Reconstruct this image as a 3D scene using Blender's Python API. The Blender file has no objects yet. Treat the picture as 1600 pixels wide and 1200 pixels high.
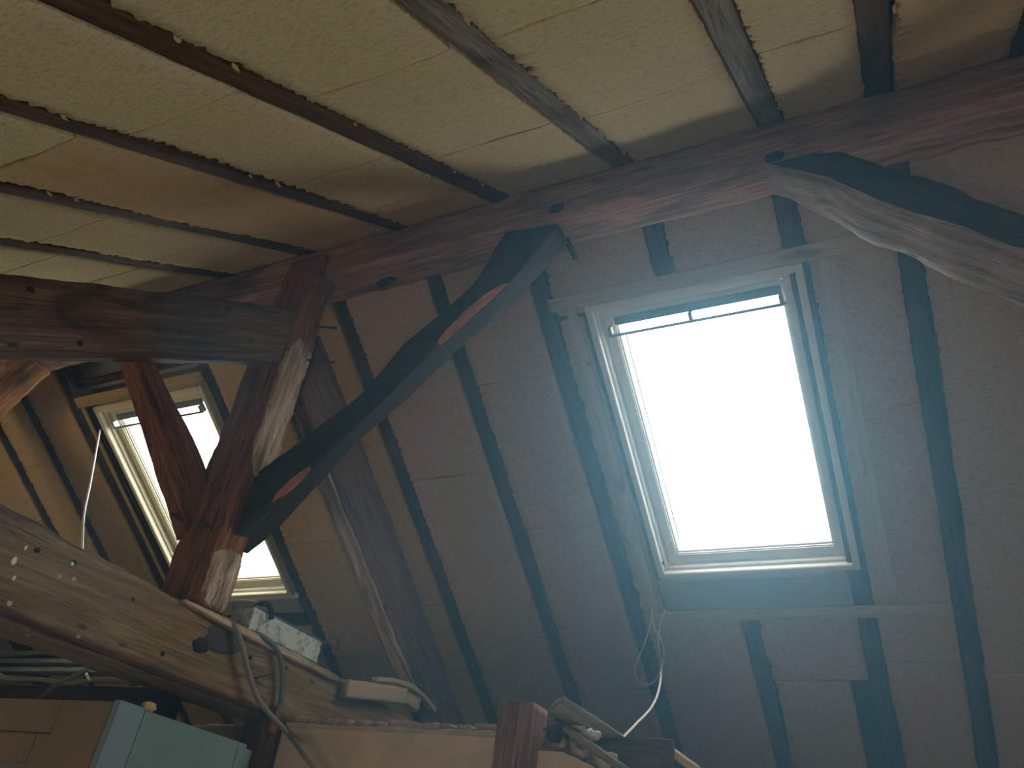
import bpy, bmesh, math, random
from mathutils import Vector, Matrix, noise

# ------------------------------------------------------------------ camera, world, light, exposure
S = bpy.context.scene
COL = S.collection
F_PX = 1250.0
ROT = Matrix(((0.8921871511872015, 0.43334677858245185, 0.1273289313101073),
              (-0.14945804853157776, 0.5492821326255041, -0.8221626545319847),
              (-0.4262210447473178, 0.7144926229641273, 0.5548296249696122)))   # world -> (right, down, forward)
cam_d = bpy.data.cameras.new('camera')
cam = bpy.data.objects.new('camera', cam_d); COL.objects.link(cam)
cam_d.sensor_width = 36.0
cam_d.lens = F_PX * 36.0 / 1600.0
cam_d.clip_start = 0.02
r_, d_, f_ = Vector(ROT[0]), Vector(ROT[1]), Vector(ROT[2])
cam.matrix_world = Matrix((( r_.x, -d_.x, -f_.x, 0), (r_.y, -d_.y, -f_.y, 0), (r_.z, -d_.z, -f_.z, 0), (0, 0, 0, 1)))
S.camera = cam

W = bpy.data.worlds.new('world'); S.world = W; W.use_nodes = True
wb = W.node_tree.nodes['Background']
wb.inputs[0].default_value = (0.93, 0.97, 1.0, 1); wb.inputs[1].default_value = 9.0
S.view_settings.view_transform = 'Standard'; S.view_settings.look = 'None'
S.view_settings.exposure = 0.0; S.view_settings.gamma = 1.0; S.view_settings.use_curve_mapping = False
S.cycles.max_bounces = 8; S.cycles.diffuse_bounces = 5; S.cycles.volume_bounces = 0
S.cycles.transparent_max_bounces = 8
S.cycles.use_denoising = True
S.cycles.sample_clamp_indirect = 6.0

ALPHA = math.radians(34); CA, SA = math.cos(ALPHA), math.sin(ALPHA)
DF, DN = 2.85, 0.855
def far(x, s, h=0.0):      # far slope: s runs down the slope, h > 0 goes outwards through the roof
    return Vector((x, (DF + h) * SA + s * CA, (DF + h) * CA - s * SA))
def near(x, u, h=0.0):     # near slope: u runs up the slope, h > 0 outwards
    return Vector((x, -(DN + h) * SA + u * CA, (DN + h) * CA + u * SA))
RIDGE_S, RIDGE_U = 0.230, 2.728

def portal(name, c, n, sx, sy, up):
    l = bpy.data.lights.new(name, 'AREA'); l.shape = 'RECTANGLE'; l.size = sx; l.size_y = sy
    l.cycles.is_portal = True
    o = bpy.data.objects.new(name, l); COL.objects.link(o)
    z = -Vector(n).normalized(); x = Vector(up).normalized(); y = z.cross(x)
    o.matrix_world = Matrix(((x.x, y.x, z.x, c[0]), (x.y, y.y, z.y, c[1]), (x.z, y.z, z.z, c[2]), (0, 0, 0, 1)))
WX = [-1.02, -3.84, 1.25]  # last one is an unseen skylight, added for more daylight
for i, wx in enumerate(WX):
    portal('skylight_portal', far(wx + 0.4, 1.2925, 0.17), (0, -SA, -CA), 0.82, 1.26, (1, 0, 0))

def area(name, loc, target, size, power, color):
    l = bpy.data.lights.new(name, 'AREA'); l.size = size; l.energy = power; l.color = color
    o = bpy.data.objects.new(name, l); COL.objects.link(o); o.location = loc
    o.rotation_euler = (Vector(target) - Vector(loc)).to_track_quat('-Z', 'Y').to_euler()
area('camera_side_fill', (0.1, -0.7, -1.1), (-1.7, 2.2, 0.9), 1.0, 16, (1.0, 0.93, 0.82))  # added soft fill from the camera side, no fixture of its own
area('rear_left_fill', (-2.6, -0.9, -0.9), (-1.9, 2.0, 0.6), 0.7, 4, (1.0, 0.86, 0.66))  # second added fill, warm, from behind on the left
area('warm_fill_beyond_truss', (-4.6, 0.9, 0.3), (-4.0, 2.0, 2.0), 0.3, 6, (1.0, 0.78, 0.48))  # added warm fill for the far left timbers, source not known

# ------------------------------------------------------------------ helpers
def at(q, x=None, y=None, z=None):   # a point seen at photo position q, on the plane x = / y = / z = const
    r = ROT.transposed() @ Vector(((q[0] - 800) / F_PX, (q[1] - 600) / F_PX, 1))
    if x is not None: return r * (x / r.x)
    if y is not None: return r * (y / r.y)
    return r * (z / r.z)
def at_far(q, h=0.0):
    r = ROT.transposed() @ Vector(((q[0] - 800) / F_PX, (q[1] - 600) / F_PX, 1))
    return r * ((DF + h) / (r.y * SA + r.z * CA))

def link(name, me, mats, parent=None, loc=None):
    o = bpy.data.objects.new(name, me); COL.objects.link(o)
    for m in (mats if isinstance(mats, (list, tuple)) else [mats]): me.materials.append(m)
    if parent is not None:
        o.parent = parent
        off = Vector((0, 0, 0)); pp = parent
        while pp is not None: off += pp.location; pp = pp.parent
    else:
        if loc is None:
            n = max(1, len(me.vertices))
            c = Vector((0, 0, 0))
            for v in me.vertices: c += v.co
            off = c / n
        else: off = Vector(loc)
        o.location = off
    me.transform(Matrix.Translation(-off))
    return o
def tag(o, label=None, cat=None, group=None, kind=None):
    if label: o['label'] = label
    if cat: o['category'] = cat
    if group: o['group'] = group
    if kind: o['kind'] = kind
    return o
def empty(name, loc):
    o = bpy.data.objects.new(name, None); o.empty_display_size = 0.05
    COL.objects.link(o); o.location = loc
    return o
def bm_to_me(bm, name, smooth=False):
    bmesh.ops.recalc_face_normals(bm, faces=bm.faces[:])
    me = bpy.data.meshes.new(name); bm.to_mesh(me); bm.free()
    if smooth:
        for p in me.polygons: p.use_smooth = True
    return me

def timber_me(name, stations, step=0.03, m=5, rough=0.003, cham=0.006, seed=0, wane=None, ragged_ends=0.0, sides=None):
    """hewn timber: stations are quads of corners; chamfered, subdivided and made uneven.
    wane = (corner, t0, t1, size): a stretch of one arris split off, showing raw wood (material 1)."""
    L = [0.0]
    cen = [sum((Vector(c) for c in s), Vector()) / 4 for s in stations]
    for i in range(1, len(cen)): L.append(L[-1] + (cen[i] - cen[i-1]).length)
    tot = L[-1]; n = max(3, int(tot / step))
    bm = bmesh.new(); lay = bm.verts.layers.float_vector.new('g')
    rings = []; wf = []
    for i in range(n + 1):
        d = tot * i / n; k = 0
        while k < len(L) - 2 and d > L[k+1]: k += 1
        t = (d - L[k]) / max(1e-6, L[k+1] - L[k])
        q = [Vector(stations[k][j]).lerp(Vector(stations[k+1][j]), t) for j in range(4)]
        c = sum(q, Vector()) / 4
        ring = []; flags = []
        acc = 0
        for j in range(4):
            a, b, p = q[j], q[(j+1) % 4], q[(j-1) % 4]
            ch = cham * (0.6 + 0.8 * abs(noise.noise(Vector((d * 4, j * 7.3, seed)))))
            isw = False
            for w in (wane or []):
                if w[0] == j and w[1] < d / tot < w[2]:
                    ph = (d / tot - w[1]) / (w[2] - w[1])
                    ch += w[3] * math.sin(math.pi * ph) ** 0.6; isw = True
            la, lp = (b - a).length, (p - a).length
            p0 = a + (p - a) * min(.45, ch / lp); p1 = a + (b - a) * min(.45, ch / la)
            ring.append((p0, acc)); flags.append(isw)
            ring.append((p1, acc + ch)); flags.append(False)
            nch = ch
            nxt = b + (a - b) * min(.45, nch / la)
            for e in range(1, m):
                ring.append((p1.lerp(nxt, e / m), acc + la * e / m)); flags.append(False)
            acc += la
        vs = []
        for (p, ac) in ring:
            o = (p - c); o = o.normalized() if o.length > 1e-6 else o
            nn = noise.noise(Vector((p.x * 9 + seed, p.y * 9, p.z * 9))) + 0.5 * noise.noise(Vector((p.x * 31, p.y * 31 + seed, p.z * 31)))
            pp = p + o * rough * nn * 1.3
            if ragged_ends and (i == 0 or i == n):
                ax = (cen[-1] - cen[0]).normalized()
                pp += ax * ragged_ends * noise.noise(p * 40) * (1 if i else -1)
            v = bm.verts.new(pp); v[lay] = (d + seed * 1.7, ac, (p - c).length); vs.append(v)
        rings.append(vs); wf.append(flags)
    R = len(rings[0])
    for i in range(n):
        for j in range(R):
            f = bm.faces.new((rings[i][j], rings[i][(j+1) % R], rings[i+1][(j+1) % R], rings[i+1][j]))
            if wf[i][j] and wf[i+1][j]: f.material_index = 1
            if sides and j // (m + 1) in sides and j % (m + 1): f.material_index = 1
    for rr in (rings[0], rings[-1]):
        c = bm.verts.new(sum((v.co for v in rr), Vector()) / R); c[lay] = (seed, 0, 0)
        for j in range(R): bm.faces.new((rr[j], rr[(j+1) % R], c))
    return bm_to_me(bm, name, True)
def quad(c, a, b):    # corners around centre c with half axes a, b
    c, a, b = Vector(c), Vector(a), Vector(b)
    return [c - a - b, c + a - b, c + a + b, c - a + b]
def bar(name, p0, p1, a, b, mats, parent=None, **k):
    return link(name, timber_me(name, [quad(p0, a, b), quad(p1, a, b)], **k), mats, parent)

def boxm(bm, M, lo, hi):
    vs = [bm.verts.new(M(*[(lo, hi)[(i >> k) & 1][k] for k in range(3)])) for i in range(8)]
    for f in ((0,1,3,2),(4,6,7,5),(0,4,5,1),(2,3,7,6),(0,2,6,4),(1,5,7,3)): bm.faces.new([vs[i] for i in f])
    return vs
def box_obj(name, M, boxes, mats, parent=None, bevel=0.0, loc=None):
    bm = bmesh.new()
    for lo, hi in boxes: boxm(bm, M, lo, hi)
    if bevel: bmesh.ops.bevel(bm, geom=bm.edges[:], offset=bevel, segments=2, affect='EDGES', clamp_overlap=True)
    lay = bm.verts.layers.float_vector.new('g')
    for v in bm.verts: v[lay] = v.co
    return link(name, bm_to_me(bm, name), mats, parent, loc)
ID = lambda x, y, z: Vector((x, y, z))

def tube_me(name, pts, r, seg=10, sub=8, rib=0.0):
    P = [Vector(p) for p in pts]; C = []
    for i in range(len(P) - 1):
        p0, p1, p2, p3 = P[max(0, i-1)], P[i], P[i+1], P[min(len(P)-1, i+2)]
        for k in range(sub):
            t = k / sub
            C.append(0.5 * ((2*p1) + (p2-p0)*t + (2*p0-5*p1+4*p2-p3)*t*t + (3*p1-p0-3*p2+p3)*t**3))
    C.append(P[-1])
    bm = bmesh.new(); rings = []; prev = None
    for i, c in enumerate(C):
        t = (C[min(i+1, len(C)-1)] - C[max(0, i-1)]).normalized()
        if prev is None: prev = t.orthogonal().normalized()
        a = (prev - t * prev.dot(t)).normalized(); b = t.cross(a); prev = a
        rr = r * (1 + (rib if i % 2 else 0))
        rings.append([bm.verts.new(c + (a * math.cos(2*math.pi*k/seg) + b * math.sin(2*math.pi*k/seg)) * rr) for k in range(seg)])
    for i in range(len(rings) - 1):
        for k in range(seg): bm.faces.new((rings[i][k], rings[i][(k+1)%seg], rings[i+1][(k+1)%seg], rings[i+1][k]))
    bm.faces.new(rings[0]); bm.faces.new(rings[-1])
    return bm_to_me(bm, name, True)

# ------------------------------------------------------------------ materials
def new_mat(name):
    m = bpy.data.materials.new(name); m.use_nodes = True
    nt = m.node_tree; nt.nodes.clear()
    out = nt.nodes.new('ShaderNodeOutputMaterial'); b = nt.nodes.new('ShaderNodeBsdfPrincipled')
    nt.links.new(b.outputs[0], out.inputs[0])
    return m, nt, b
def N(nt, t, **kw):
    n = nt.nodes.new(t)
    for k, v in kw.items():
        if k in n.inputs.keys() if isinstance(k, str) else False: n.inputs[k].default_value = v
        else: setattr(n, k, v)
    return n
def ramp(nt, src, stops):
    r = nt.nodes.new('ShaderNodeValToRGB'); e = r.color_ramp.elements
    e[0].position, e[0].color = stops[0][0], (*stops[0][1], 1)
    e[1].position, e[1].color = stops[-1][0], (*stops[-1][1], 1)
    for p, c in stops[1:-1]:
        x = e.new(p); x.color = (*c, 1)
    nt.links.new(src, r.inputs[0]); return r.outputs[0]
def noise_n(nt, vec, scale, detail=4, rough=0.6, dist=0.0):
    n = nt.nodes.new('ShaderNodeTexNoise'); n.inputs['Scale'].default_value = scale
    n.inputs['Detail'].default_value = detail; n.inputs['Roughness'].default_value = rough
    n.inputs['Distortion'].default_value = dist
    nt.links.new(vec, n.inputs['Vector']); return n.outputs['Fac']
def mapping(nt, vec, scale):
    m = nt.nodes.new('ShaderNodeMapping'); m.inputs['Scale'].default_value = scale
    nt.links.new(vec, m.inputs['Vector']); return m.outputs[0]
def mix(nt, fac, a, b, mode='MIX'):
    m = nt.nodes.new('ShaderNodeMix'); m.data_type = 'RGBA'; m.blend_type = mode
    if isinstance(fac, float): m.inputs[0].default_value = fac
    else: nt.links.new(fac, m.inputs[0])
    for i, v in ((6, a), (7, b)):
        if isinstance(v, tuple): m.inputs[i].default_value = (*v, 1)
        else: nt.links.new(v, m.inputs[i])
    return m.outputs[2]
def bump(nt, b, src, strength, dist=0.01, prev=None):
    n = nt.nodes.new('ShaderNodeBump'); n.inputs['Strength'].default_value = strength; n.inputs['Distance'].default_value = dist
    nt.links.new(src, n.inputs['Height'])
    if prev: nt.links.new(prev, n.inputs['Normal'])
    nt.links.new(n.outputs[0], b.inputs['Normal']); return n.outputs[0]
def bw(a): return (a, a, a)

def wood(name, dark, mid, light, stain=(0.02, 0.015, 0.012), stain_amt=0.5, rough=0.75, crack=1.0, specks=False):
    m, nt, b = new_mat(name)
    at_ = nt.nodes.new('ShaderNodeAttribute'); at_.attribute_name = 'g'; v = at_.outputs['Vector']
    g1 = noise_n(nt, mapping(nt, v, (2.5, 45, 45)), 1.0, 6, 0.65, 0.6)
    c = ramp(nt, g1, [(0.28, dark), (0.5, mid), (0.74, light)])
    fib = noise_n(nt, mapping(nt, v, (9, 190, 190)), 1.0, 3, 0.7)
    c = mix(nt, ramp(nt, fib, [(0.36, bw(0.55)), (0.52, bw(0))]), c, tuple(x * 0.7 for x in dark))
    st = noise_n(nt, mapping(nt, v, (1.6, 5, 5)), 1.3, 5, 0.6, 0.8)
    sf = ramp(nt, st, [(0.62 - 0.3 * stain_amt, bw(0)), (0.80 - 0.2 * stain_amt, bw(0.9))])
    c = mix(nt, sf, c, stain)
    ck = noise_n(nt, mapping(nt, v, (0.9, 30, 30)), 1.0, 3, 0.5, 1.2)
    cf = ramp(nt, ck, [(0.485, bw(0)), (0.5, bw(1.0)), (0.515, bw(0))])
    thr = ramp(nt, noise_n(nt, mapping(nt, v, (1.5, 3, 3)), 1.7, 2), [(0.48, bw(0)), (0.6, bw(min(1, 0.85 * crack)))])
    cf2 = mix(nt, 1.0, cf, thr, 'MULTIPLY')
    c = mix(nt, cf2, c, tuple(x * 0.25 for x in dark))
    kn = nt.nodes.new('ShaderNodeTexVoronoi'); kn.inputs['Scale'].default_value = 1.0
    nt.links.new(mapping(nt, v, (5, 11, 0.01)), kn.inputs['Vector'])
    kf = ramp(nt, kn.outputs['Distance'], [(0.05, bw(0.85)), (0.11, bw(0))])
    c = mix(nt, kf, c, tuple(x * 0.3 for x in dark))
    if specks:
        sp = nt.nodes.new('ShaderNodeTexVoronoi'); sp.inputs['Scale'].default_value = 13.0
        nt.links.new(v, sp.inputs['Vector'])
        s1 = ramp(nt, sp.outputs['Distance'], [(0.07, bw(1)), (0.10, bw(0))])
        s2 = ramp(nt, noise_n(nt, v, 2.2, 2), [(0.55, bw(0)), (0.6, bw(1))])
        c = mix(nt, mix(nt, 1.0, s1, s2, 'MULTIPLY'), c, (0.55, 0.5, 0.42))
    nt.links.new(c, b.inputs['Base Color']); b.inputs['Roughness'].default_value = rough
    b.inputs['Specular IOR Level'].default_value = 0.12
    n1 = bump(nt, b, g1, 0.6, 0.006)
    bump(nt, b, mix(nt, 1.0, bw(1.0), cf2, 'SUBTRACT'), 0.5, 0.006, n1)
    return m

def foam(name, base, warm, amt=0.5):
    m, nt, b = new_mat(name)
    tc = nt.nodes.new('ShaderNodeTexCoord'); v = tc.outputs['Object']
    big = noise_n(nt, v, 2.2, 4, 0.6, 0.5)
    c = ramp(nt, big, [(0.35, base), (0.72 - 0.15 * amt, tuple(x * 0.94 for x in base)), (0.9 - 0.15 * amt, warm)])
    fine = noise_n(nt, mapping(nt, v, (55, 110, 110)), 1.0, 5, 0.75)
    c = mix(nt, ramp(nt, fine, [(0.34, bw(0.8)), (0.52, bw(0))]), c, tuple(x * 0.60 for x in base))
    cr = noise_n(nt, mapping(nt, v, (1.5, 7, 7)), 2.0, 3, 0.5, 0.6)
    cf = ramp(nt, cr, [(0.490, bw(0)), (0.5, bw(0.12)), (0.506, bw(0))])
    cm = ramp(nt, noise_n(nt, v, 3.1, 2), [(0.58, bw(0)), (0.66, bw(1))])
    c = mix(nt, mix(nt, 1.0, cf, cm, 'MULTIPLY'), c, tuple(x * 0.35 for x in warm))
    nt.links.new(c, b.inputs['Base Color']); b.inputs['Roughness'].default_value = 0.95
    b.inputs['Specular IOR Level'].default_value = 0.1
    n1 = bump(nt, b, fine, 0.7, 0.006)
    bump(nt, b, big, 0.4, 0.03, n1)
    return m

def plain(name, col, rough=0.5, var=0.15, scale=8, spec=0.4, metal=0.0, bmp=0.1, col2=None, thr=(0.5, 0.6)):
    m, nt, b = new_mat(name)
    tc = nt.nodes.new('ShaderNodeTexCoord'); v = tc.outputs['Object']
    n = noise_n(nt, v, scale, 6, 0.65, 0.3)
    if col2: c = ramp(nt, n, [(thr[0], col), (thr[1], col2)])
    else: c = ramp(nt, n, [(0.3, tuple(x * (1 - var) for x in col)), (0.7, tuple(min(1, x * (1 + var)) for x in col))])
    nt.links.new(c, b.inputs['Base Color']); b.inputs['Roughness'].default_value = rough
    b.inputs['Specular IOR Level'].default_value = spec; b.inputs['Metallic'].default_value = metal
    bump(nt, b, n, bmp, 0.005)
    return m

M_RAFT = wood('rafter_wood', (0.045, 0.026, 0.014), (0.09, 0.056, 0.032), (0.14, 0.095, 0.06), stain_amt=0.35)
M_RAFT_GREY = wood('grey_rafter_wood', (0.10, 0.09, 0.075), (0.20, 0.18, 0.15), (0.32, 0.30, 0.26), stain_amt=0.3)
M_OAK_RED = wood('old_red_oak', (0.10, 0.038, 0.018), (0.27, 0.115, 0.06), (0.42, 0.21, 0.115), stain=(0.035, 0.02, 0.016), stain_amt=0.45)
M_OAK_RIDGE = wood('ridge_oak', (0.17, 0.08, 0.055), (0.42, 0.24, 0.18), (0.62, 0.40, 0.31), stain=(0.06, 0.04, 0.034), stain_amt=0.42)
M_OAK_DARK = wood('dark_brown_oak', (0.05, 0.026, 0.014), (0.15, 0.088, 0.05), (0.28, 0.18, 0.115), stain_amt=0.45)
M_BRACE = wood('dark_and_shaded_brace_wood', (0.025, 0.02, 0.017), (0.055, 0.045, 0.038), (0.10, 0.085, 0.075), stain_amt=0.3)  # long brace's dark wood; on the right brace, painted shade of one face
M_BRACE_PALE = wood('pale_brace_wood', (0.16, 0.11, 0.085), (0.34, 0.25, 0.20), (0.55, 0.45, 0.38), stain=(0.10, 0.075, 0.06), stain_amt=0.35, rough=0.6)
M_RAW = wood('raw_split_wood', (0.35, 0.13, 0.07), (0.50, 0.21, 0.12), (0.62, 0.30, 0.18), stain_amt=0.0, crack=0.2)
M_TIE = wood('tie_beam_wood', (0.12, 0.078, 0.034), (0.24, 0.17, 0.08), (0.37, 0.275, 0.15), stain=(0.05, 0.035, 0.028), stain_amt=0.42, specks=True)
M_WEATH = wood('weathered_wormy_wood', (0.10, 0.065, 0.045), (0.62, 0.48, 0.35), (0.92, 0.82, 0.68), stain=(0.03, 0.02, 0.016), stain_amt=0.6, crack=1.3)
M_ORANGE = wood('orange_brown_wood', (0.20, 0.09, 0.03), (0.42, 0.21, 0.08), (0.58, 0.34, 0.16), stain_amt=0.3)
M_PINE = wood('pale_pine_batten', (0.50, 0.41, 0.29), (0.56, 0.47, 0.34), (0.62, 0.53, 0.40), stain_amt=0.0, crack=0.2)
M_PINE_Y = wood('yellow_pine_batten', (0.46, 0.37, 0.17), (0.52, 0.42, 0.20), (0.58, 0.48, 0.24), stain_amt=0.0, crack=0.2)
M_PALEEDGE = wood('pale_split_edge_wood', (0.30, 0.22, 0.14), (0.55, 0.44, 0.30), (0.74, 0.63, 0.46), stain_amt=0.2)
M_FOAM_N = foam('cream_insulation', (0.62, 0.53, 0.31), (0.46, 0.29, 0.12), 0.35)
M_FOAM_NW = foam('cream_insulation_browned', (0.60, 0.44, 0.23), (0.40, 0.22, 0.09), 0.9)
M_FOAM_F = foam('buff_insulation', (0.58, 0.44, 0.33), (0.44, 0.29, 0.17), 0.4)
M_FOAM_Y = foam('ochre_insulation', (0.66, 0.49, 0.21), (0.46, 0.32, 0.14), 0.4)
M_FRAME = plain('window_white_paint', (0.72, 0.72, 0.68), 0.35, 0.05, 20, 0.5, bmp=0.03)
M_FRAME_Y = plain('window_cream_varnish', (0.74, 0.70, 0.52), 0.4, 0.06, 20, 0.5, bmp=0.03)
M_FLAP = plain('grey_vent_flap', (0.16, 0.22, 0.25), 0.4, 0.1, 12)
M_METAL = plain('grey_metal', (0.28, 0.29, 0.28), 0.35, 0.1, 12, metal=0.6)
M_MEMB = plain('grey_blue_membrane', (0.14, 0.17, 0.17), 0.6, 0.25, 5)
M_DECK = plain('dark_roof_boards', (0.05, 0.035, 0.028), 0.9, 0.3, 4)
M_APRON = plain('grey_blue_board', (0.36, 0.40, 0.41), 0.8, 0.08, 6)
M_PLASTER = plain('ochre_plaster', (0.58, 0.48, 0.33), 0.95, 0.16, 7, 0.1, bmp=0.3)
M_BRICK = plain('dusty_brick', (0.38, 0.29, 0.21), 0.95, 0.35, 25, 0.1, bmp=0.6)
M_MORTAR = plain('lime_mortar', (0.42, 0.37, 0.31), 0.95, 0.3, 18, 0.1, bmp=0.8)
M_WALL = plain('limewash_wall', (0.42, 0.37, 0.29), 0.95, 0.12, 3, 0.1)
M_FLOOR = plain('floor_boards', (0.20, 0.14, 0.09), 0.8, 0.2, 3)
M_OCHRE = plain('ochre_door_paint', (0.22, 0.155, 0.085), 0.6, 0.12, 5)
M_BLUE = plain('faded_teal_paint', (0.15, 0.25, 0.25), 0.6, 0.15, 5)
M_BLUEL = plain('light_blue_paint', (0.17, 0.27, 0.31), 0.6, 0.12, 5)
M_GREYP = plain('grey_panel', (0.16, 0.16, 0.17), 0.5, 0.1, 5)
M_TROUGH = plain('flaking_pale_green_paint', (0.50, 0.58, 0.53), 0.6, 0, 42, bmp=0.6, col2=(0.17, 0.20, 0.18), thr=(0.50, 0.66))
M_GREEN = plain('dark_green_rim', (0.04, 0.10, 0.07), 0.5, 0.2, 12)
M_BLACK = plain('soot_black', (0.015, 0.014, 0.014), 0.9, 0.3, 20)
M_RUST = plain('rusty_iron', (0.06, 0.035, 0.025), 0.8, 0.4, 60)
M_CABLE = plain('grey_conduit_plastic', (0.20, 0.19, 0.165), 0.5, 0.06, 20)
M_CABLE_D = plain('dark_conduit_plastic', (0.09, 0.12, 0.11), 0.4, 0.06, 20)
M_WHITE = plain('white_cable_sheath', (0.80, 0.82, 0.80), 0.4, 0.03, 20)
M_PLANK_G = wood('grey_green_planks', (0.03, 0.035, 0.025), (0.07, 0.078, 0.055), (0.12, 0.125, 0.095), stain_amt=0.3)
M_DARKRED = wood('dark_red_plate_wood', (0.03, 0.012, 0.008), (0.085, 0.035, 0.022), (0.15, 0.07, 0.045), stain_amt=0.3)
M_GREYW = wood('weathered_grey_wood', (0.14, 0.12, 0.10), (0.30, 0.27, 0.24), (0.48, 0.45, 0.41), stain_amt=0.3)
M_SCRAP = plain('beige_foam_offcut', (0.40, 0.33, 0.22), 0.9, 0.08, 10, 0.1)
M_SPRAY = plain('hardened_foam_blob', (0.60, 0.46, 0.24), 0.8, 0.2, 14)
gm, gnt, gb = new_mat('window_glass')
tr = gnt.nodes.new('ShaderNodeBsdfTransparent'); gl = gnt.nodes.new('ShaderNodeBsdfGlossy'); mx = gnt.nodes.new('ShaderNodeMixShader')
gl.inputs['Roughness'].default_value = 0.03; mx.inputs[0].default_value = 0.05; tr.inputs[0].default_value = (0.97, 0.99, 0.98, 1)
gnt.links.new(tr.outputs[0], mx.inputs[1]); gnt.links.new(gl.outputs[0], mx.inputs[2])
gnt.links.new(mx.outputs[0], [n for n in gnt.nodes if n.type == 'OUTPUT_MATERIAL'][0].inputs[0]); gnt.nodes.remove(gb)
M_GLASS = gm

# ------------------------------------------------------------------ shell
X0, X1 = -5.95, 2.55
S_END, U_END = 4.0, -2.05
holes = [(wx, wx + 0.80, 0.675, 1.91) for wx in WX]
def sheet(name, F, xs, ss, h0, h1, mat, holes=()):
    bx = []
    for i in range(len(xs) - 1):
        for j in range(len(ss) - 1):
            cx, cs = (xs[i] + xs[i+1]) / 2, (ss[j] + ss[j+1]) / 2
            if any(a < cx < b and c < cs < d for a, b, c, d in holes): continue
            bx.append(((xs[i], ss[j], h0), (xs[i+1], ss[j+1], h1)))
    return box_obj(name, F, bx, mat)
xs = sorted([X0, X1] + [v for h in holes for v in h[:2]])
tag(sheet('ceiling_far', far, xs, [0.13, 0.675, 1.91, S_END], 0.14, 0.17, M_DECK, holes), 'dark boards over the far roof slope', kind='structure')
tag(sheet('ceiling_near', near, [X0, X1], [U_END, RIDGE_U + 0.115], 0.14, 0.17, M_DECK), 'dark boards over the near roof slope', kind='structure')
FLOOR = -1.55
tag(box_obj('floor', ID, [((X0, -2.3, FLOOR - .1), (X1, 5.2, FLOOR))], M_FLOOR), 'wooden floor boards', kind='structure')
yb = far(0, S_END).y; yf = near(0, U_END).y
tag(box_obj('wall_back', ID, [((X0, yb, FLOOR), (X1, yb + .1, far(0, S_END).z + .22))], M_WALL), kind='structure')
tag(box_obj('wall_front', ID, [((X0, yf - .1, FLOOR), (X1, yf, near(0, U_END).z + .22))], M_WALL), kind='structure')
def gable(name, xa, xb):
    bm = bmesh.new()
    prof = [(yf - .1, FLOOR), (yb + .1, FLOOR), (yb + .1, far(0, S_END).z + .2), (1.784, 2.42), (yf - .1, near(0, U_END).z + .2)]
    A = [bm.verts.new((xa, y, z)) for y, z in prof]; B = [bm.verts.new((xb, y, z)) for y, z in prof]
    bm.faces.new(A); bm.faces.new(B[::-1])
    for i in range(5): bm.faces.new((A[i], A[(i+1)%5], B[(i+1)%5], B[i]))
    tag(link(name, bm_to_me(bm, name), M_WALL), kind='structure')
gable('wall_left', X0 - .1, X0); gable('wall_right', X1, X1 + .1)

# ------------------------------------------------------------------ rafters and insulation boards
RX_F = [-5.50, -5.08, -4.67, -4.34, -3.98, -2.985, -2.56, -2.10, -1.61, -1.18, -0.69, -0.235, 0.108, 0.55, 1.0, 2.2]
RX_N = [-5.50, -5.08, -4.60, -4.10, -3.60, -3.05, -2.57, -2.11, -1.645, -1.20, -0.717, -0.228, 0.087, 0.465, 0.90, 1.35, 1.80, 2.20]
ORD = ['first', 'second', 'third', 'fourth', 'fifth', 'sixth', 'seventh', 'eighth', 'ninth', 'tenth', 'eleventh', 'twelfth', 'thirteenth', 'fourteenth', 'fifteenth', 'sixteenth', 'seventeenth', 'eighteenth']
def rafter(F, x, s0, s1, mat, label, group, w=0.066, seed=0, h0=0.008):
    wz = [(F(x - w/2, s, h0), F(x + w/2, s, h0), F(x + w/2, s, 0.137), F(x - w/2, s, 0.137)) for s in [s0 + (s1 - s0) * k / 6 for k in range(7)]]
    off = [0.006 * noise.noise(Vector((seed * 3.1, k * 0.8, 2))) for k in range(7)]
    st = [[p + Vector((off[k], 0, 0)) for p in q] for k, q in enumerate(wz)]
    o = link('rafter', timber_me('rafter', st, step=0.08, m=3, rough=0.003, cham=0.004, seed=seed), mat)
    return tag(o, label, 'rafter', group)

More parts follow.
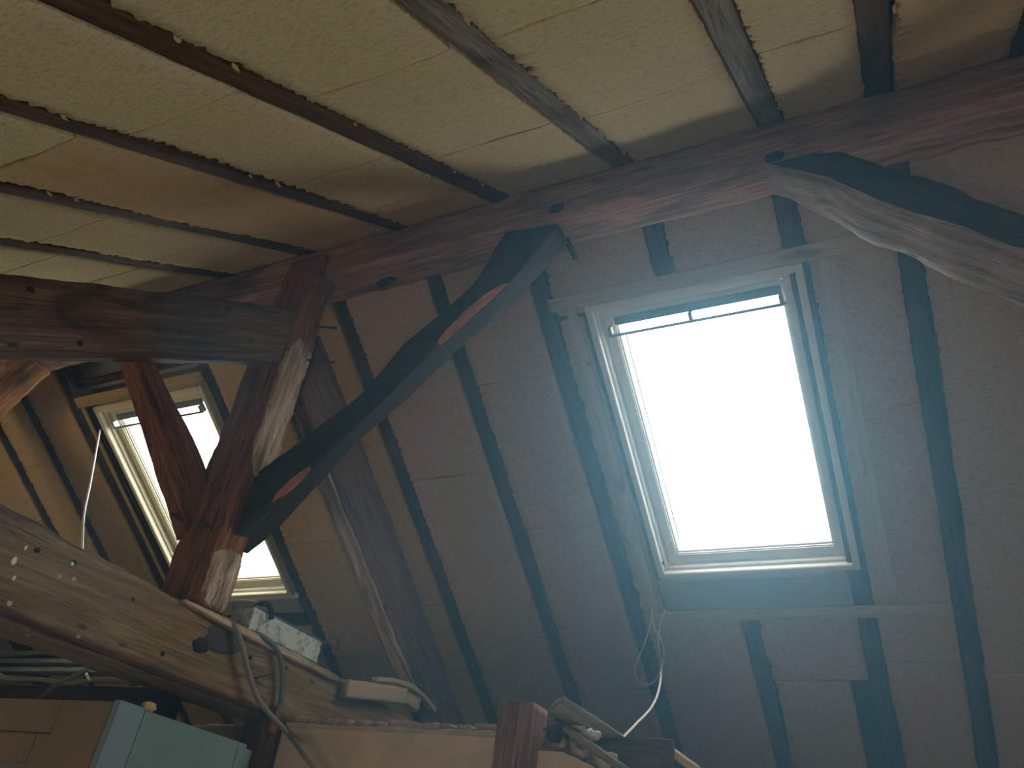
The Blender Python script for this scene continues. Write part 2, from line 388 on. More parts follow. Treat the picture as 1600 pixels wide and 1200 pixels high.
BOARDS = []
def board(F, x0, x1, s0, s1, mat, label, group, seed, h=0.0, jl=0.018, jr=0.005, je=0.012, th=0.05, sag=0.004, name='insulation_board'):
    rnd = random.Random(seed)
    ns = max(2, int((s1 - s0) / 0.009)) if x1 - x0 > .2 else max(2, int((s1 - s0) / .03)); nx = max(2, int((x1 - x0) / 0.035))
    bm = bmesh.new()
    def jag(t, k, amp):
        a = abs(noise.noise(Vector((t * 22, k * 5.1 + seed, 0)))) * 1.2 + abs(noise.noise(Vector((t * 75, k * 3.7, seed)))) * 1.3
        b = max(0, noise.noise(Vector((t * 3.0, k, seed * 1.3)))) * 0.9
        return amp * (a + b)
    G = []
    for j in range(ns + 1):
        s = s0 + (s1 - s0) * j / ns; row = []
        l = x0 + jag(s, 0, jl); r = x1 - jag(s, 1, jr)
        for i in range(nx + 1):
            x = l + (r - l) * i / nx; ss = s
            if j == 0: ss += je * max(0, noise.noise(Vector((x * 5.0, s0 * 9, 4.4))) - .08) * 2.2
            if j == ns: ss -= je * max(0, noise.noise(Vector((x * 6.0, s1 * 9, 8.8))) - .05) * 1.8
            e = min((x - l), (r - x))
            hh = h + sag * noise.noise(Vector((x * 2.3, s * 2.0, 1.7))) + 0.0015 * noise.noise(Vector((x * 25, s * 25, seed)))
            if e < 0.004: hh += 0.001 + 0.007 * abs(noise.noise(Vector((x * 60, s * 60, 1))))
            row.append(bm.verts.new(F(x, ss, hh)))
        G.append(row)
    for j in range(ns):
        for i in range(nx): bm.faces.new((G[j][i], G[j][i+1], G[j+1][i+1], G[j+1][i]))
    edge = G[0] + [G[j][nx] for j in range(1, ns + 1)] + G[ns][nx-1::-1] + [G[j][0] for j in range(ns - 1, 0, -1)]
    out = (F(0, 0, 1) - F(0, 0, 0)).normalized() * th
    low = [bm.verts.new(v.co + out) for v in edge]
    K = len(edge)
    for i in range(K): bm.faces.new((edge[i], edge[(i+1)%K], low[(i+1)%K], low[i]))
    bm.faces.new(low)
    me = bm_to_me(bm, name)
    for p in me.polygons[:nx * ns]: p.use_smooth = True
    o = link(name, me, mat); BOARDS.append((F, x0, x1, s0, s1, o, mat))
    return tag(o, label, 'insulation board', group)

# near slope (the ceiling overhead)
near_desc = {-2.11: 'dark brown', -1.645: 'brown', -1.20: 'wide brown ribbed', -0.717: 'grey weathered', -0.228: 'grey-brown', 0.087: 'dark grey', 0.465: 'dark'}
vis_n = [x for x in RX_N if -2.7 < x < 0.6]
for k, x in enumerate(RX_N):
    inview = x in vis_n
    mat = M_RAFT_GREY if x in (-0.717, -0.228) else M_RAFT
    if inview: lab = '%s rafter overhead between cream boards, %s from the right edge' % (near_desc.get(x, 'thin dark'), ORD[len(vis_n) - 1 - vis_n.index(x)])
    elif x < -2.7: lab = 'brown rafter of the sunlit slope beyond the truss, %s from the far gable' % ORD[k]
    else: lab = 'brown rafter of the sunlit slope right of the camera, %s from the right gable' % ORD[len(RX_N) - 1 - k]
    rafter(near, x, U_END + .01, RIDGE_U - 0.005, mat, lab, 'rafters of the near slope', seed=k + 1, w=0.072, h0=0.004)
seams_n = {(-1.645, -1.20): [1.385, 1.98, 2.36], (-1.20, -0.717): [1.53, 2.10], (-0.717, -0.228): [1.56, 2.13], (-2.11, -1.645): [1.30, 1.83, 2.2], (-2.57, -2.11): [1.75, 2.2],
           (-0.228, 0.087): [2.09], (0.087, 0.465): [1.5], (-3.05, -2.57): [1.9, 2.25]}
WHERE = {1: ['whole'], 2: ['lower', 'upper'], 3: ['lowest', 'middle', 'topmost'], 4: ['lowest', 'lower middle', 'upper middle', 'topmost']}
VISB = [k for k in range(len(RX_N) - 1) if RX_N[k+1] > -2.7 and RX_N[k] < .4]
for k in range(len(RX_N) - 1):
    a, b = RX_N[k], RX_N[k+1]
    cuts = [U_END + .02] + seams_n.get((a, b), [0.9]) + [RIDGE_U - 0.02]
    vis = b > -2.7 and a < 0.5
    for j in range(len(cuts) - 1):
        bi = ORD[len(RX_N) - 2 - k]
        mat = M_FOAM_NW if (a == -2.11 and j > 0) or (a == -1.645 and j == 3) or a == 0.087 else M_FOAM_N
        if k in VISB: lab = 'cream insulation board overhead, %s bay from the right edge of the photo, %s' % (ORD[VISB[-1] - k], WHERE[len(cuts) - 1][j])
        elif k < VISB[0]: lab = 'cream insulation board overhead beyond the truss, %s bay from the far gable, %s' % (ORD[k], WHERE[len(cuts) - 1][j])
        else: lab = 'cream insulation board overhead right of the view, %s bay from the right gable, %s' % (bi, WHERE[len(cuts) - 1][j])
        board(near, a + 0.0385, b - 0.0375, cuts[j] + 0.0001, cuts[j+1] - 0.0001, mat, lab, 'insulation boards of the near slope', seed=100 + k * 5 + j, sag=0.010)

# far slope (the one with the windows)
for k, x in enumerate(RX_F):
    mat = M_RAFT
    side = 'left of the near skylight' if x < -1 else ('right of the near skylight' if x > -0.3 else 'behind the near skylight')
    RN = {-4.67: 'third rafter left of the far skylight', -4.34: 'second rafter left of the far skylight', -3.98: 'brown rafter directly left of the far skylight', -2.985: 'reddish dark rafter directly right of the far skylight',
          -2.56: 'second rafter right of the far skylight, behind the principal rafter', -2.10: 'third dark rafter left of the near skylight', -1.61: 'second dark rafter left of the near skylight', -1.18: 'dark rafter directly left of the near skylight',
          -0.235: 'dark rafter along the right of the near skylight', 0.108: 'second dark rafter right of the near skylight', 0.55: 'third dark rafter right of the near skylight'}
    nlab = RN.get(x, 'dark rafter of the window slope outside the view, %s from the far gable' % ORD[k])
    if x == -0.69:
        rafter(far, x, RIDGE_S + .01, 0.625, mat, 'short dark rafter end above the skylight batten', 'rafters of the far slope', seed=40)
        rafter(far, x, 2.11, S_END - .01, mat, 'dark rafter end below the left half of the near skylight', 'rafters of the far slope', seed=41)
        continue
    rafter(far, x, RIDGE_S + .005, S_END - .01, mat, nlab, 'rafters of the far slope', seed=50 + k)
# trimmers beside the windows
for i, wx in enumerate(WX):
    wl = ['near skylight', 'skylight behind the king post', 'third skylight added outside the view'][i]
    o = bar('trimmer', far(wx - 0.016, 0.66, 0.07), far(wx - 0.016, 1.93, 0.07), Vector((0.013, 0, 0)), (far(0, 0, 1) - far(0, 0, 0)) * 0.055, M_RAFT, step=0.1, m=2, rough=0.001, cham=0.002, seed=i)
    tag(o, 'narrow dark trimmer beside the left of the %s' % wl, 'trimmer', 'window trimmers')
G_F = 'insulation boards of the far slope'
seams_f = {(-5.08, -4.67): [1.3, 2.5], (-4.67, -4.34): [0.95, 2.2], (-4.34, -3.98): [1.05, 2.1], (-2.985, -2.56): [1.6], (-2.56, -2.10): [1.1, 2.0],
           (-2.10, -1.61): [0.78, 1.32, 2.2], (-1.61, -1.18): [0.56, 0.92, 1.62, 2.5], (0.108, 0.55): [0.9, 2.4], (-0.235, 0.108): [1.25, 2.35]}
BAYS = {(-5.08, -4.67): 'at the far left edge', (-4.67, -4.34): 'second bay left of the far skylight', (-4.34, -3.98): 'first bay left of the far skylight',
        (-2.985, -2.56): 'first bay right of the far skylight', (-2.56, -2.10): 'second bay right of the far skylight', (-2.10, -1.61): 'second bay left of the near skylight',
        (-1.61, -1.18): 'first bay left of the near skylight', (-0.235, 0.108): 'first bay right of the near skylight', (0.108, 0.55): 'second bay right of the near skylight'}
W5 = {2: ['upper', 'lower'], 3: ['top', 'middle', 'bottom'], 4: ['top', 'second from top', 'third from top', 'bottom'], 5: ['top', 'second from top', 'middle', 'fourth from top', 'bottom']}
for k in range(len(RX_F) - 1):
    a, b = RX_F[k], RX_F[k+1]
    if (a, b) in ((-3.98, -2.985), (-1.18, -0.69), (-0.69, -0.235), (1.0, 2.2)): continue
    cuts = [RIDGE_S + .02] + seams_f.get((a, b), [1.8]) + [S_END - .02]
    for j in range(len(cuts) - 1):
        mat = M_FOAM_Y if b < -2.0 else M_FOAM_F
        lab = '%s insulation board, %s, %s' % ('ochre' if b < -2 else 'buff', BAYS.get((a, b), 'outside the view, %s bay from the far gable' % ORD[k]), W5[len(cuts) - 1][j])
        board(far, a + 0.034, b - 0.034, cuts[j] + 0.0001, cuts[j+1] - 0.0001, mat, lab, G_F, seed=300 + k * 7 + j, jl=0.010, jr=0.005, je=0.004, sag=0.004)
# around the near window
def fb(x0, x1, s0, s1, mat, lab, seed, **k): return board(far, x0, x1, s0, s1, mat, lab, G_F, seed=seed, je=0.003, **k)
fb(-1.146, -0.724, .25, .70, M_FOAM_F, 'buff insulation board above the left half of the near skylight', 501)
fb(-0.656, -0.269, .25, .655, M_FOAM_F, 'buff insulation board above the right half of the near skylight', 502)
fb(-1.146, -1.036, .71, 2.10, M_FOAM_F, 'narrow buff insulation strip down the left of the near skylight', 503)
fb(-1.034, -0.272, 1.925, 2.10, M_APRON, 'grey insulation strip directly below the near skylight', 504, jl=.003, jr=.003)
fb(-1.146, -0.724, 2.11, 2.95, M_FOAM_F, 'buff insulation board below the left half of the near skylight, upper', 505)
fb(-1.146, -0.724, 2.955, 3.98, M_FOAM_F, 'buff insulation board below the left half of the near skylight, lower', 506)
fb(-0.656, -0.269, 2.11, 2.44, M_FOAM_F, 'buff insulation piece below the right half of the near skylight, just under the batten', 507)
fb(-0.656, -0.345, 2.445, 3.98, M_FOAM_F, 'narrow buff insulation board below the right half of the near skylight, beside the wide gap', 508)
# around the far window
fb(-3.943, -3.875, .655, 1.98, M_RAFT, 'brown filler strip along the left of the skylight behind the king post', 511, jl=.002, jr=.002, h=.006)
for i, (s0, s1, m, l) in enumerate([(1.925, 2.02, M_APRON, 'grey-blue strip below the skylight behind the king post'),
                                     (2.025, 2.10, M_RAFT, 'dark brown strip second below the skylight behind the king post'),
                                     (2.105, 2.30, M_FOAM_Y, 'yellow insulation piece third below the skylight behind the king post'),
                                     (2.305, 3.98, M_FOAM_Y, 'ochre insulation board at the foot of the bay behind the king post')]):
    fb(-3.943, -3.02, s0, s1, m, l, 520 + i)
mb = box_obj('roofing_membrane', far, [((-3.93, .30, .10), (-3.03, .60, .108))], M_MEMB)
tag(mb, 'grey-blue roofing membrane in the dark opening above the skylight behind the post', 'membrane')
for i, s in enumerate((0.40, 0.555)):
    o = bar('tile_batten', far(-3.945, s, .07), far(-3.02, s, .07), (far(0, 1) - far(0, 0)) * .02, (far(0, 0, 1) - far(0, 0)) * .018, M_DARKRED, step=.1, m=2, rough=.001, seed=i)
    tag(o, 'dark roof batten across the opening above the far skylight, %s' % ('upper' if i == 0 else 'lower'), 'batten', 'battens above the far skylight')
# bay of the third skylight, added outside the view to let in daylight
for i, (x0, x1, s0, s1) in enumerate([(1.036, 2.165, .25, .66), (1.036, 1.2, .67, 1.92), (2.07, 2.165, .67, 1.92), (1.036, 2.165, 1.93, 3.98)]):
    fb(x0, x1, s0, s1, M_FOAM_F, 'buff insulation board around the unseen third skylight added for daylight, %s piece' % ['top', 'left', 'right', 'bottom'][i], 540 + i)

def batten(p, q, half_s, mat, lab, seed, proud=0.012, horizontal=True, group='pine battens around the skylights'):
    n = far(0, 0, 1) - far(0, 0, 0); sdir = far(0, 1) - far(0, 0)
    a = sdir * half_s if horizontal else Vector((half_s, 0, 0))
    c0 = far(p[0], p[1], -proud / 2 - 0.0045); c1 = far(q[0], q[1], -proud / 2 - 0.0045)
    o = bar('batten', c0, c1, a, n * proud * .5, mat, step=.06, m=2, rough=.0015, cham=.0015, seed=seed)
    return tag(o, lab, 'batten', group)
batten((-1.15, .644), (0.003, .644), .027, M_PINE, 'long pale pine batten above the near skylight', 1)
batten((-1.13, 2.096), (0.058, 2.096), .026, M_PINE, 'long pale pine batten below the near skylight', 2)
batten((-1.070, .674), (-1.074, 2.067), .019, M_PINE, 'pale pine batten down the left of the near skylight', 3, horizontal=False)
batten((-0.144, .674), (-0.138, 2.067), .026, M_PINE, 'pale pine batten down the right of the near skylight', 4, horizontal=False)
batten((-3.93, .632), (-3.0, .632), .03, M_PINE_Y, 'yellow pine batten above the skylight behind the king post', 5)
batten((-3.90, .665), (-3.91, 2.0), .012, M_PINE_Y, 'thin yellowish batten left of the skylight behind the king post', 6, horizontal=False)

# ------------------------------------------------------------------ windows
def ring(name, x0, x1, s0, s1, tl, tt, tr_, tb, h0, h1, mat, root, bevel=.003):
    bx = [((x0, s0, h0), (x0 + tl, s1, h1)), ((x1 - tr_, s0, h0), (x1, s1, h1)),
          ((x0 + tl, s0, h0), (x1 - tr_, s0 + tt, h1)), ((x0 + tl, s1 - tb, h0), (x1 - tr_, s1, h1))]
    return box_obj(name, far, bx, mat, root, bevel)
def window(n, wx, mat, lab):
    r = empty('window_%d' % n, far(wx + .4, 1.2925, 0.0)); tag(r, lab, kind='structure')
    a, b, c, d = wx + .001, wx + .799, .676, 1.909
    ring('casing', a, b, c, d, .026, .030, .026, .026, -.008, .085, mat, r)
    ring('window_frame', a + .026, b - .026, c + .030, d - .026, .012, .016, .012, .012, .02, .12, mat, r, .002)
    # opening sash: broad top rail, slim stiles
    sa = ring('sash', a + .040, b - .040, c + .050, d - .042, .046, .040, .042, .044, .045, .085, mat, r, .005)
    ring('glazing_bead', a + .084, b - .080, c + .088, d - .084, .010, .012, .010, .010, .058, .105, mat, sa, .002)
    box_obj('ventilation_flap', far, [((a + .090, c + .074, .030), (b - .086, c + .106, .05))], M_FLAP, r, .004)
    box_obj('pane', far, [((a + .086, c + .092, .094), (b - .082, d - .086, .098))], M_GLASS, r)
    hb = link('handle_bar', tube_me('handle_bar', [far(a + .062, c + .138, .012), far(b - .075, c + .138, .012)], .0060, sub=2), M_METAL, r)
    link('blind_cord', tube_me('blind_cord', [far(a + .098, c + .127, .03), far(b - .078, c + .127, .03)], .0012, seg=6, sub=2), M_METAL, r)
    for x in (a + .070, (a + b) / 2 - .015, b - .090):
        box_obj('bar_bracket', far, [((x - .007, c + .104, .010), (x + .007, c + .143, .045))], M_METAL, hb, .001)
    link('side_cord', tube_me('side_cord', [far(a + .118, c + .15, .05), far(a + .112, d - .15, .05)], .0028, seg=6, sub=2), M_METAL, r)
    box_obj('hinge_screw', far, [((a + .026, d - .075, .004), (a + .03, d - .062, .016))], M_RUST, r)
    return r
window(1, WX[0], M_FRAME, 'white framed roof window blown out with daylight, right of the long dark brace')
window(2, WX[1], M_FRAME_Y, 'cream framed roof window crossed by the king post and strut')
window(3, WX[2], M_FRAME, 'added roof window beyond the right edge of the view, for extra daylight')

# ------------------------------------------------------------------ timber frame
# ridge beam
def quad_yz(x, y0, y1, z0, z1): return [Vector((x, y0, z0)), Vector((x, y1, z0 + .012)), Vector((x, y1, z1)), Vector((x, y0, z1))]
st = []
for i in range(28):
    x = X0 + .02 + (X1 - X0 - .04) * i / 27
    dz = .012 * noise.noise(Vector((x * 1.1, 3, 0))); dy = .008 * noise.noise(Vector((x * 1.5, 9, 0)))
    st.append(quad_yz(x, 1.700 + dy, 1.862 + dy, 2.008 + dz, 2.176))
rb = empty('ridge_beam', (-1.0, 1.78, 2.0))
tag(rb, 'long hewn reddish ridge beam running where the two roof slopes meet', 'beam')
rbb = link('beam_body', timber_me('ridge_beam', st, step=.03, m=7, rough=.006, cham=.010, seed=2), [M_OAK_RIDGE, M_RAW], rb)
def blob(name, c, rx, ry, rz, mat, parent=None, seed=0, amp=.3, sub=3, rot=None):
    bm = bmesh.new(); bmesh.ops.create_icosphere(bm, subdivisions=sub, radius=1)
    for v in bm.verts:
        k = 1 + amp * noise.noise(v.co * 1.8 + Vector((seed, seed, 0)))
        p = Vector((v.co.x * rx, v.co.y * ry, v.co.z * rz)) * k
        if rot: p = rot @ p
        v.co = Vector(c) + p
    lay = bm.verts.layers.float_vector.new('g')
    for v in bm.verts: v[lay] = v.co
    return link(name, bm_to_me(bm, name, True), mat, parent)
blob('mortise_hole', at((603, 440), y=1.702), .045, .006, .020, M_BLACK, rbb, 3)
blob('mortise_hole', at((870, 325), y=1.700), .030, .006, .024, M_BLACK, rbb, 5)
blob('mortise_hole', at((1210, 245), y=1.700), .030, .006, .020, M_BLACK, rbb, 6)
link('bottom_peg', tube_me('peg', [Vector((-.96, 1.83, 2.02)), Vector((-.935, 1.87, 1.955))], .010, sub=2), M_RAFT, rb)

# king post with weathered side
kp = empty('king_post', (-2.04, 1.71, .67))
tag(kp, 'reddish king post with cracked front and pale wormy edge, standing on the tie beam', 'post')
def kq(z, x0, x1, y0, y1): return [Vector((x0, y0, z)), Vector((x1, y0, z)), Vector((x1, y1, z)), Vector((x0, y1, z))]
st = [kq(.665, -2.135, -1.955, 1.650, 1.775), kq(.9, -2.13, -1.955, 1.65, 1.775), kq(1.15, -2.135, -1.95, 1.65, 1.775), kq(1.45, -2.125, -1.95, 1.65, 1.78),
      kq(1.65, -2.13, -1.955, 1.65, 1.785), kq(1.78, -2.135, -1.95, 1.65, 1.77), kq(1.9, -2.13, -1.945, 1.66, 1.77), kq(2.02, -2.125, -1.94, 1.665, 1.78), kq(2.10, -2.12, -1.945, 1.668, 1.70)]
st[-1] = kq(2.10, -2.12, -1.945, 1.668, 1.78)
kpb = link('post_body', timber_me('king_post', st, step=.02, m=7, rough=.006, cham=.010, seed=7), [M_OAK_RED, M_RAW], kp)
# worm-eaten sapwood on the right side: two ragged slabs
def ragged_slab(name, zs, mat, parent, seed, x=-1.951):
    bm = bmesh.new(); lay = bm.verts.layers.float_vector.new('g'); rows = []
    n = int((zs[1] - zs[0]) / .010); m = 14
    for j in range(n + 1):
        z = zs[0] + (zs[1] - zs[0]) * j / n; t = j / n
        env = min(1, 6 * t, 6 * (1 - t)) ** .6
        y0 = 1.655 + (1 - env) * .05 + .006 * noise.noise(Vector((z * 25, seed, 0))); y1 = 1.775 + .010 * noise.noise(Vector((z * 18, seed, 5))) - (1 - env) * .02
        row = []
        for i in range(m + 1):
            y = y0 + (y1 - y0) * i / m
            d = .010 * env * (1 - abs(2 * i / m - 1) ** 4) + .012 * noise.noise(Vector((y * 75, z * 12, seed))) + .006 * noise.noise(Vector((y * 160, z * 60, seed)))
            v = bm.verts.new((x + max(-.004, d), y, z)); v[lay] = (z, y, 0); row.append(v)
        rows.append(row)
    for j in range(n):
        for i in range(m): bm.faces.new((rows[j][i], rows[j][i+1], rows[j+1][i+1], rows[j+1][i]))
    edge = rows[0] + [rows[j][m] for j in range(1, n + 1)] + rows[n][m-1::-1] + [rows[j][0] for j in range(n - 1, 0, -1)]
    low = []
    for v in edge:
        w = bm.verts.new((x - .012, v.co.y, v.co.z)); w[lay] = v.co; low.append(w)
    for i in range(len(edge)): bm.faces.new((edge[i], edge[(i+1)%len(edge)], low[(i+1)%len(edge)], low[i]))
    bm.faces.new(low)
    o = link(name, bm_to_me(bm, name, True), mat, parent); return o
tag(ragged_slab('worn_sapwood', (1.12, 1.70), M_WEATH, kp, 3), 'pale worm-eaten sapwood below the principal rafter')
tag(ragged_slab('worn_sapwood', (.672, .86), M_WEATH, kp, 8), 'pale splintered sapwood at the foot')
link('peg', tube_me('peg', [Vector((-1.95, 1.74, 1.785)), Vector((-1.88, 1.79, 1.80))], .005, sub=2), M_RUST, kp)
link('peg', tube_me('peg', [Vector((-1.95, 1.76, 1.64)), Vector((-1.87, 1.82, 1.655))], .006, sub=2), M_RAFT, kp)
link('peg', tube_me('peg', [Vector((-2.02, 1.655, .92)), Vector((-2.0, 1.60, .90))], .008, sub=2), M_RAFT, kp)

for q0, q1, r in (((424, 572), (296, 925), .0028), ((352, 700), (318, 800), .0016), ((440, 480), (428, 545), .002)):
    P0, P1 = at(q0, y=1.652), at(q1, y=1.652)
    pts = [P0.lerp(P1, t / 8) + Vector((.006 * math.sin(t * 2.1), 0, 0)) for t in range(9)]
    link('long_crack', tube_me('long_crack', pts, r, seg=6, sub=3), M_BLACK, kpb)

# tie beam
st = []
for i, (y, zt, zb) in enumerate([(-.42, .68, .43), (.6, .68, .433), (1.0, .676, .436), (1.52, .655, .44), (2.09, .645, .448), (2.4, .640, .45), (2.8, .636, .45), (3.5, .63, .45)]):
    st.append([Vector((-2.15, y, zb)), Vector((-1.95, y, zb)), Vector((-1.95, y, zt)), Vector((-2.15, y, zt))])
tb = empty('tie_beam', (-2.05, 1.7, .43))
tag(tb, 'heavy brown tie beam with paint specks crossing the lower left', 'beam')
tbb = link('beam_body', timber_me('tie_beam', st, step=.04, m=8, rough=.005, cham=.012, seed=4), [M_TIE, M_RAW], tb)
link('split_edge', timber_me('split_edge', [quad((-1.948, 1.60, .652), (.012, 0, 0), (0, 0, .006)), quad((-1.948, 1.86, .648), (.014, 0, 0), (0, 0, .011)), quad((-1.948, 2.30, .643), (.012, 0, 0), (0, 0, .009)), quad((-1.948, 2.52, .64), (.008, 0, 0), (0, 0, .005))],
     step=.02, m=3, rough=.006, cham=.002, seed=3), M_PALEEDGE, tb)
link('lower_ledge', timber_me('lower_ledge', [quad((-1.938, -.4, .442), (.012, 0, 0), (0, 0, .006)), quad((-1.938, 1.2, .444), (.012, 0, 0), (0, 0, .006)), quad((-1.94, 2.1, .452), (.010, 0, 0), (0, 0, .006))],
     step=.04, m=3, rough=.004, cham=.002, seed=5), M_DARKRED, tb)
blob('charred_mortise', (-1.952, 1.72, .562), .010, .034, .022, M_BLACK, tbb, 2, sub=4)
blob('soot_patch', (-1.952, 1.80, .600), .006, .085, .036, plain('soot_grey', (.06, .055, .05), .9, .3, 14), tbb, 9)
for i, (y, z) in enumerate([(1.235, .62), (1.44, .60), (1.53, .57), (1.93, .59), (2.10, .605), (1.13, .61), (2.4, .52), (1.60, .50)]):
    blob('nail_hole', (-1.951, y, z), .004, .008, .007, M_BLACK, tbb, i, sub=2)
link('nail', tube_me('nail', [Vector((-1.95, 1.97, .535)), Vector((-1.90, 2.0, .56))], .003, sub=2), M_RUST, tb)
blob('paint_splash', at((22, 876), x=-1.948), .002, .007, .011, M_WHITE, tbb, 1, sub=2)
blob('paint_splash', at((22, 903), x=-1.948), .002, .004, .007, M_WHITE, tbb, 2, sub=2)
blob('paint_splash', at((113, 881), x=-1.948), .002, .005, .005, M_WHITE, tbb, 3, sub=2)
blob('paint_splash', at((40, 856), x=-1.948), .002, .004, .006, M_WHITE, tbb, 4, sub=2)

# principal rafters (planks on edge)
def principal(top, bot, mat, seed, x0=-2.018, x1=-1.95):
    return timber_me('principal_rafter', [[Vector((x1, b[0], b[1])), Vector((x1, t[0], t[1])), Vector((x0, t[0], t[1])), Vector((x0, b[0], b[1]))] for t, b in zip(top, bot)],
                     step=.03, m=7, rough=.004, cham=.007, seed=seed)
# near side: rises from the lower left up to the king post
o = link('principal_rafter', principal([(.02, .69), (.10, .755), (.72, 1.175), (1.25, 1.533), (1.642, 1.792)], [(.25, .685), (.30, .700), (.821, .989), (1.30, 1.316), (1.642, 1.548)], M_OAK_DARK, 11, -2.03), [M_OAK_DARK, M_RAW])
tag(o, 'dark brown principal rafter under the sunlit slope, rising to the king post', 'rafter')
for i, q in enumerate([(48, 452), (357, 482), (125, 536)]): blob('nail_hole', at(q, x=-1.949), .004, .010, .008, M_BLACK, o, i, sub=2)
cr = [at(q, x=-1.952) for q in ((-10, 503), (45, 505), (90, 515), (140, 513), (200, 521))]
link('long_crack', tube_me('long_crack', cr, .0022, seg=6, sub=4), M_BLACK, o)
# far side: falls away beside the window slope
o = link('principal_rafter', principal([(1.786, 1.775), (2.0, 1.636), (2.315, 1.423), (2.782, 1.11), (3.40, .66)], [(1.786, 1.50), (1.93, 1.40), (2.076, 1.298), (2.848 - .15, .88), (3.16, .585)], M_OAK_DARK, 12), [wood('brown_plank', (.055, .026, .016), (.16, .085, .055), (.27, .165, .12), stain_amt=.45), M_RAW])
tag(o, 'broad brown principal rafter falling along the window slope from the king post', 'rafter')
pe = link('pale_lower_edge', timber_me('pale_edge', [[Vector((-1.955, b[0], b[1] + .002)), Vector((-2.016, b[0], b[1] + .002)), Vector((-2.024, b[0] - .01, b[1] - .006)), Vector((-1.957, b[0] - .01, b[1] - .006))] for b in [(1.93, 1.40), (2.076, 1.298), (2.698, .88), (3.10, .625)]], step=.03, m=3, rough=.005, cham=.003, seed=15), M_WEATH, o)

# strut between tie beam foot of the king post and the near principal
def stq(l, r, x1=-2.10, x0=-2.16): return [Vector((x1, l[0], l[1])), Vector((x1, r[0], r[1])), Vector((x0, r[0], r[1])), Vector((x0, l[0], l[1]))]
st = [stq((1.10, 1.36), (1.185, 1.405)), stq((1.224, 1.283), (1.312, 1.326)), stq((1.355, 1.167), (1.432, 1.255)), stq((1.459, 1.068), (1.53, 1.195)), stq((1.56, .985), (1.614, 1.139)), stq((1.665, .89), (1.70, 1.07))]
o = link('strut', timber_me('strut', st, step=.025, m=6, rough=.005, cham=.01, seed=13), [M_OAK_RED, M_RAW])
tag(o, 'slanting reddish-brown strut crossing the far skylight, left of the king post', 'strut')
link('peg', tube_me('peg', [at((300, 822), x=-2.12), at((268, 803), x=-2.10)], .006, sub=2), M_RAFT, o)

# long brace from king post foot up to the ridge beam
near_up = [(-1.966, 1.139), (-1.744, 1.296), (-1.612, 1.39), (-1.467, 1.600), (-1.325, 1.71), (-1.241, 1.804), (-1.149, 2.012)]
near_lo = [(-2.0, .88), (-1.845, 1.043), (-1.698, 1.155), (-1.45, 1.41), (-1.23, 1.673), (-1.108, 1.76), (-.944, 1.985)]
far_lo = [(-2.02, .905), (-1.93, .985), (-1.677, 1.299), (-1.504, 1.455), (-1.23, 1.72), (-1.066, 1.883), (-.96, 2.02)]
K1, K2 = 1.71 / 1.72, 1.83 / 1.85
st = []
for u, l, f in zip(near_up, near_lo, far_lo):
    U = Vector((u[0] * K1, 1.71, u[1] * K1)); L_ = Vector((l[0] * K1, 1.71, l[1] * K1)); Fv = Vector((f[0] * K2, 1.83, f[1] * K2))
    st.append([L_, Fv, Fv + (U - L_), U])
o = link('ridge_brace', timber_me('ridge_brace', st, step=.02, m=6, rough=.004, cham=.007, seed=21, wane=[(0, .12, .30, .028), (0, .62, .86, .028)]), [M_BRACE, M_RAW])
tag(o, 'long dark diagonal brace with two raw red split patches, from post foot to ridge beam', 'brace')
# right brace: backlit shade of the near face is put into its colour
near_up = [(-.20, 2.03), (-.027, 1.986), (.124, 1.843), (.348, 1.599), (.95, 1.02)]
near_lo = [(-.245, 2.01), (-.080, 1.88), (.03, 1.75), (.324, 1.477), (.95, .88)]
far_lo = [(-.280, 2.035), (-.10, 1.85), (.0, 1.725), (.31, 1.393), (.95, .78)]
st = []
for u, l, f in zip(near_up, near_lo, far_lo):
    U = Vector((u[0], 1.72, u[1])); L_ = Vector((l[0], 1.72, l[1])); Fv = Vector((f[0], 1.85, f[1]))
    st.append([L_, Fv, Fv + (U - L_), U])
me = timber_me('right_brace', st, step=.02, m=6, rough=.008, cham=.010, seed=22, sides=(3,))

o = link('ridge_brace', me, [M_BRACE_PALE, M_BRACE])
tag(o, 'thick pale brace, near face coloured in shade, falling to the right from the ridge beam', 'brace')
# next truss to the right and its king post (beyond the view)
o = bar('king_post', (1.10, 1.75, FLOOR), (1.10, 1.75, 2.005), (.09, 0, 0), (0, .07, 0), [M_OAK_RED, M_RAW], step=.08, seed=31)
tag(o, 'second king post standing right of the view at the foot of the pale brace', 'post')
# far brace of the truss beyond
pts = [at((60, 577), y=1.76), at((0, 612), y=1.76)]
d = (pts[1] - pts[0]).normalized()
o = bar('ridge_brace', Vector((-3.82, 1.78, 2.02)), Vector((-3.82, 1.78, 2.02)) + Vector((-.49, 0, -.49)), (.045, 0, -.045), (0, .06, 0), [M_ORANGE, M_RAW], step=.03, m=5, seed=33, rough=.006)
tag(o, 'orange-brown brace under the ridge beam at the far left', 'brace')
o = bar('king_post', (-4.42, 1.75, FLOOR), (-4.42, 1.75, 2.005), (.09, 0, 0), (0, .07, 0), [M_OAK_RED, M_RAW], step=.08, seed=34)
tag(o, 'third king post beyond the left edge at the foot of the orange brace', 'post')

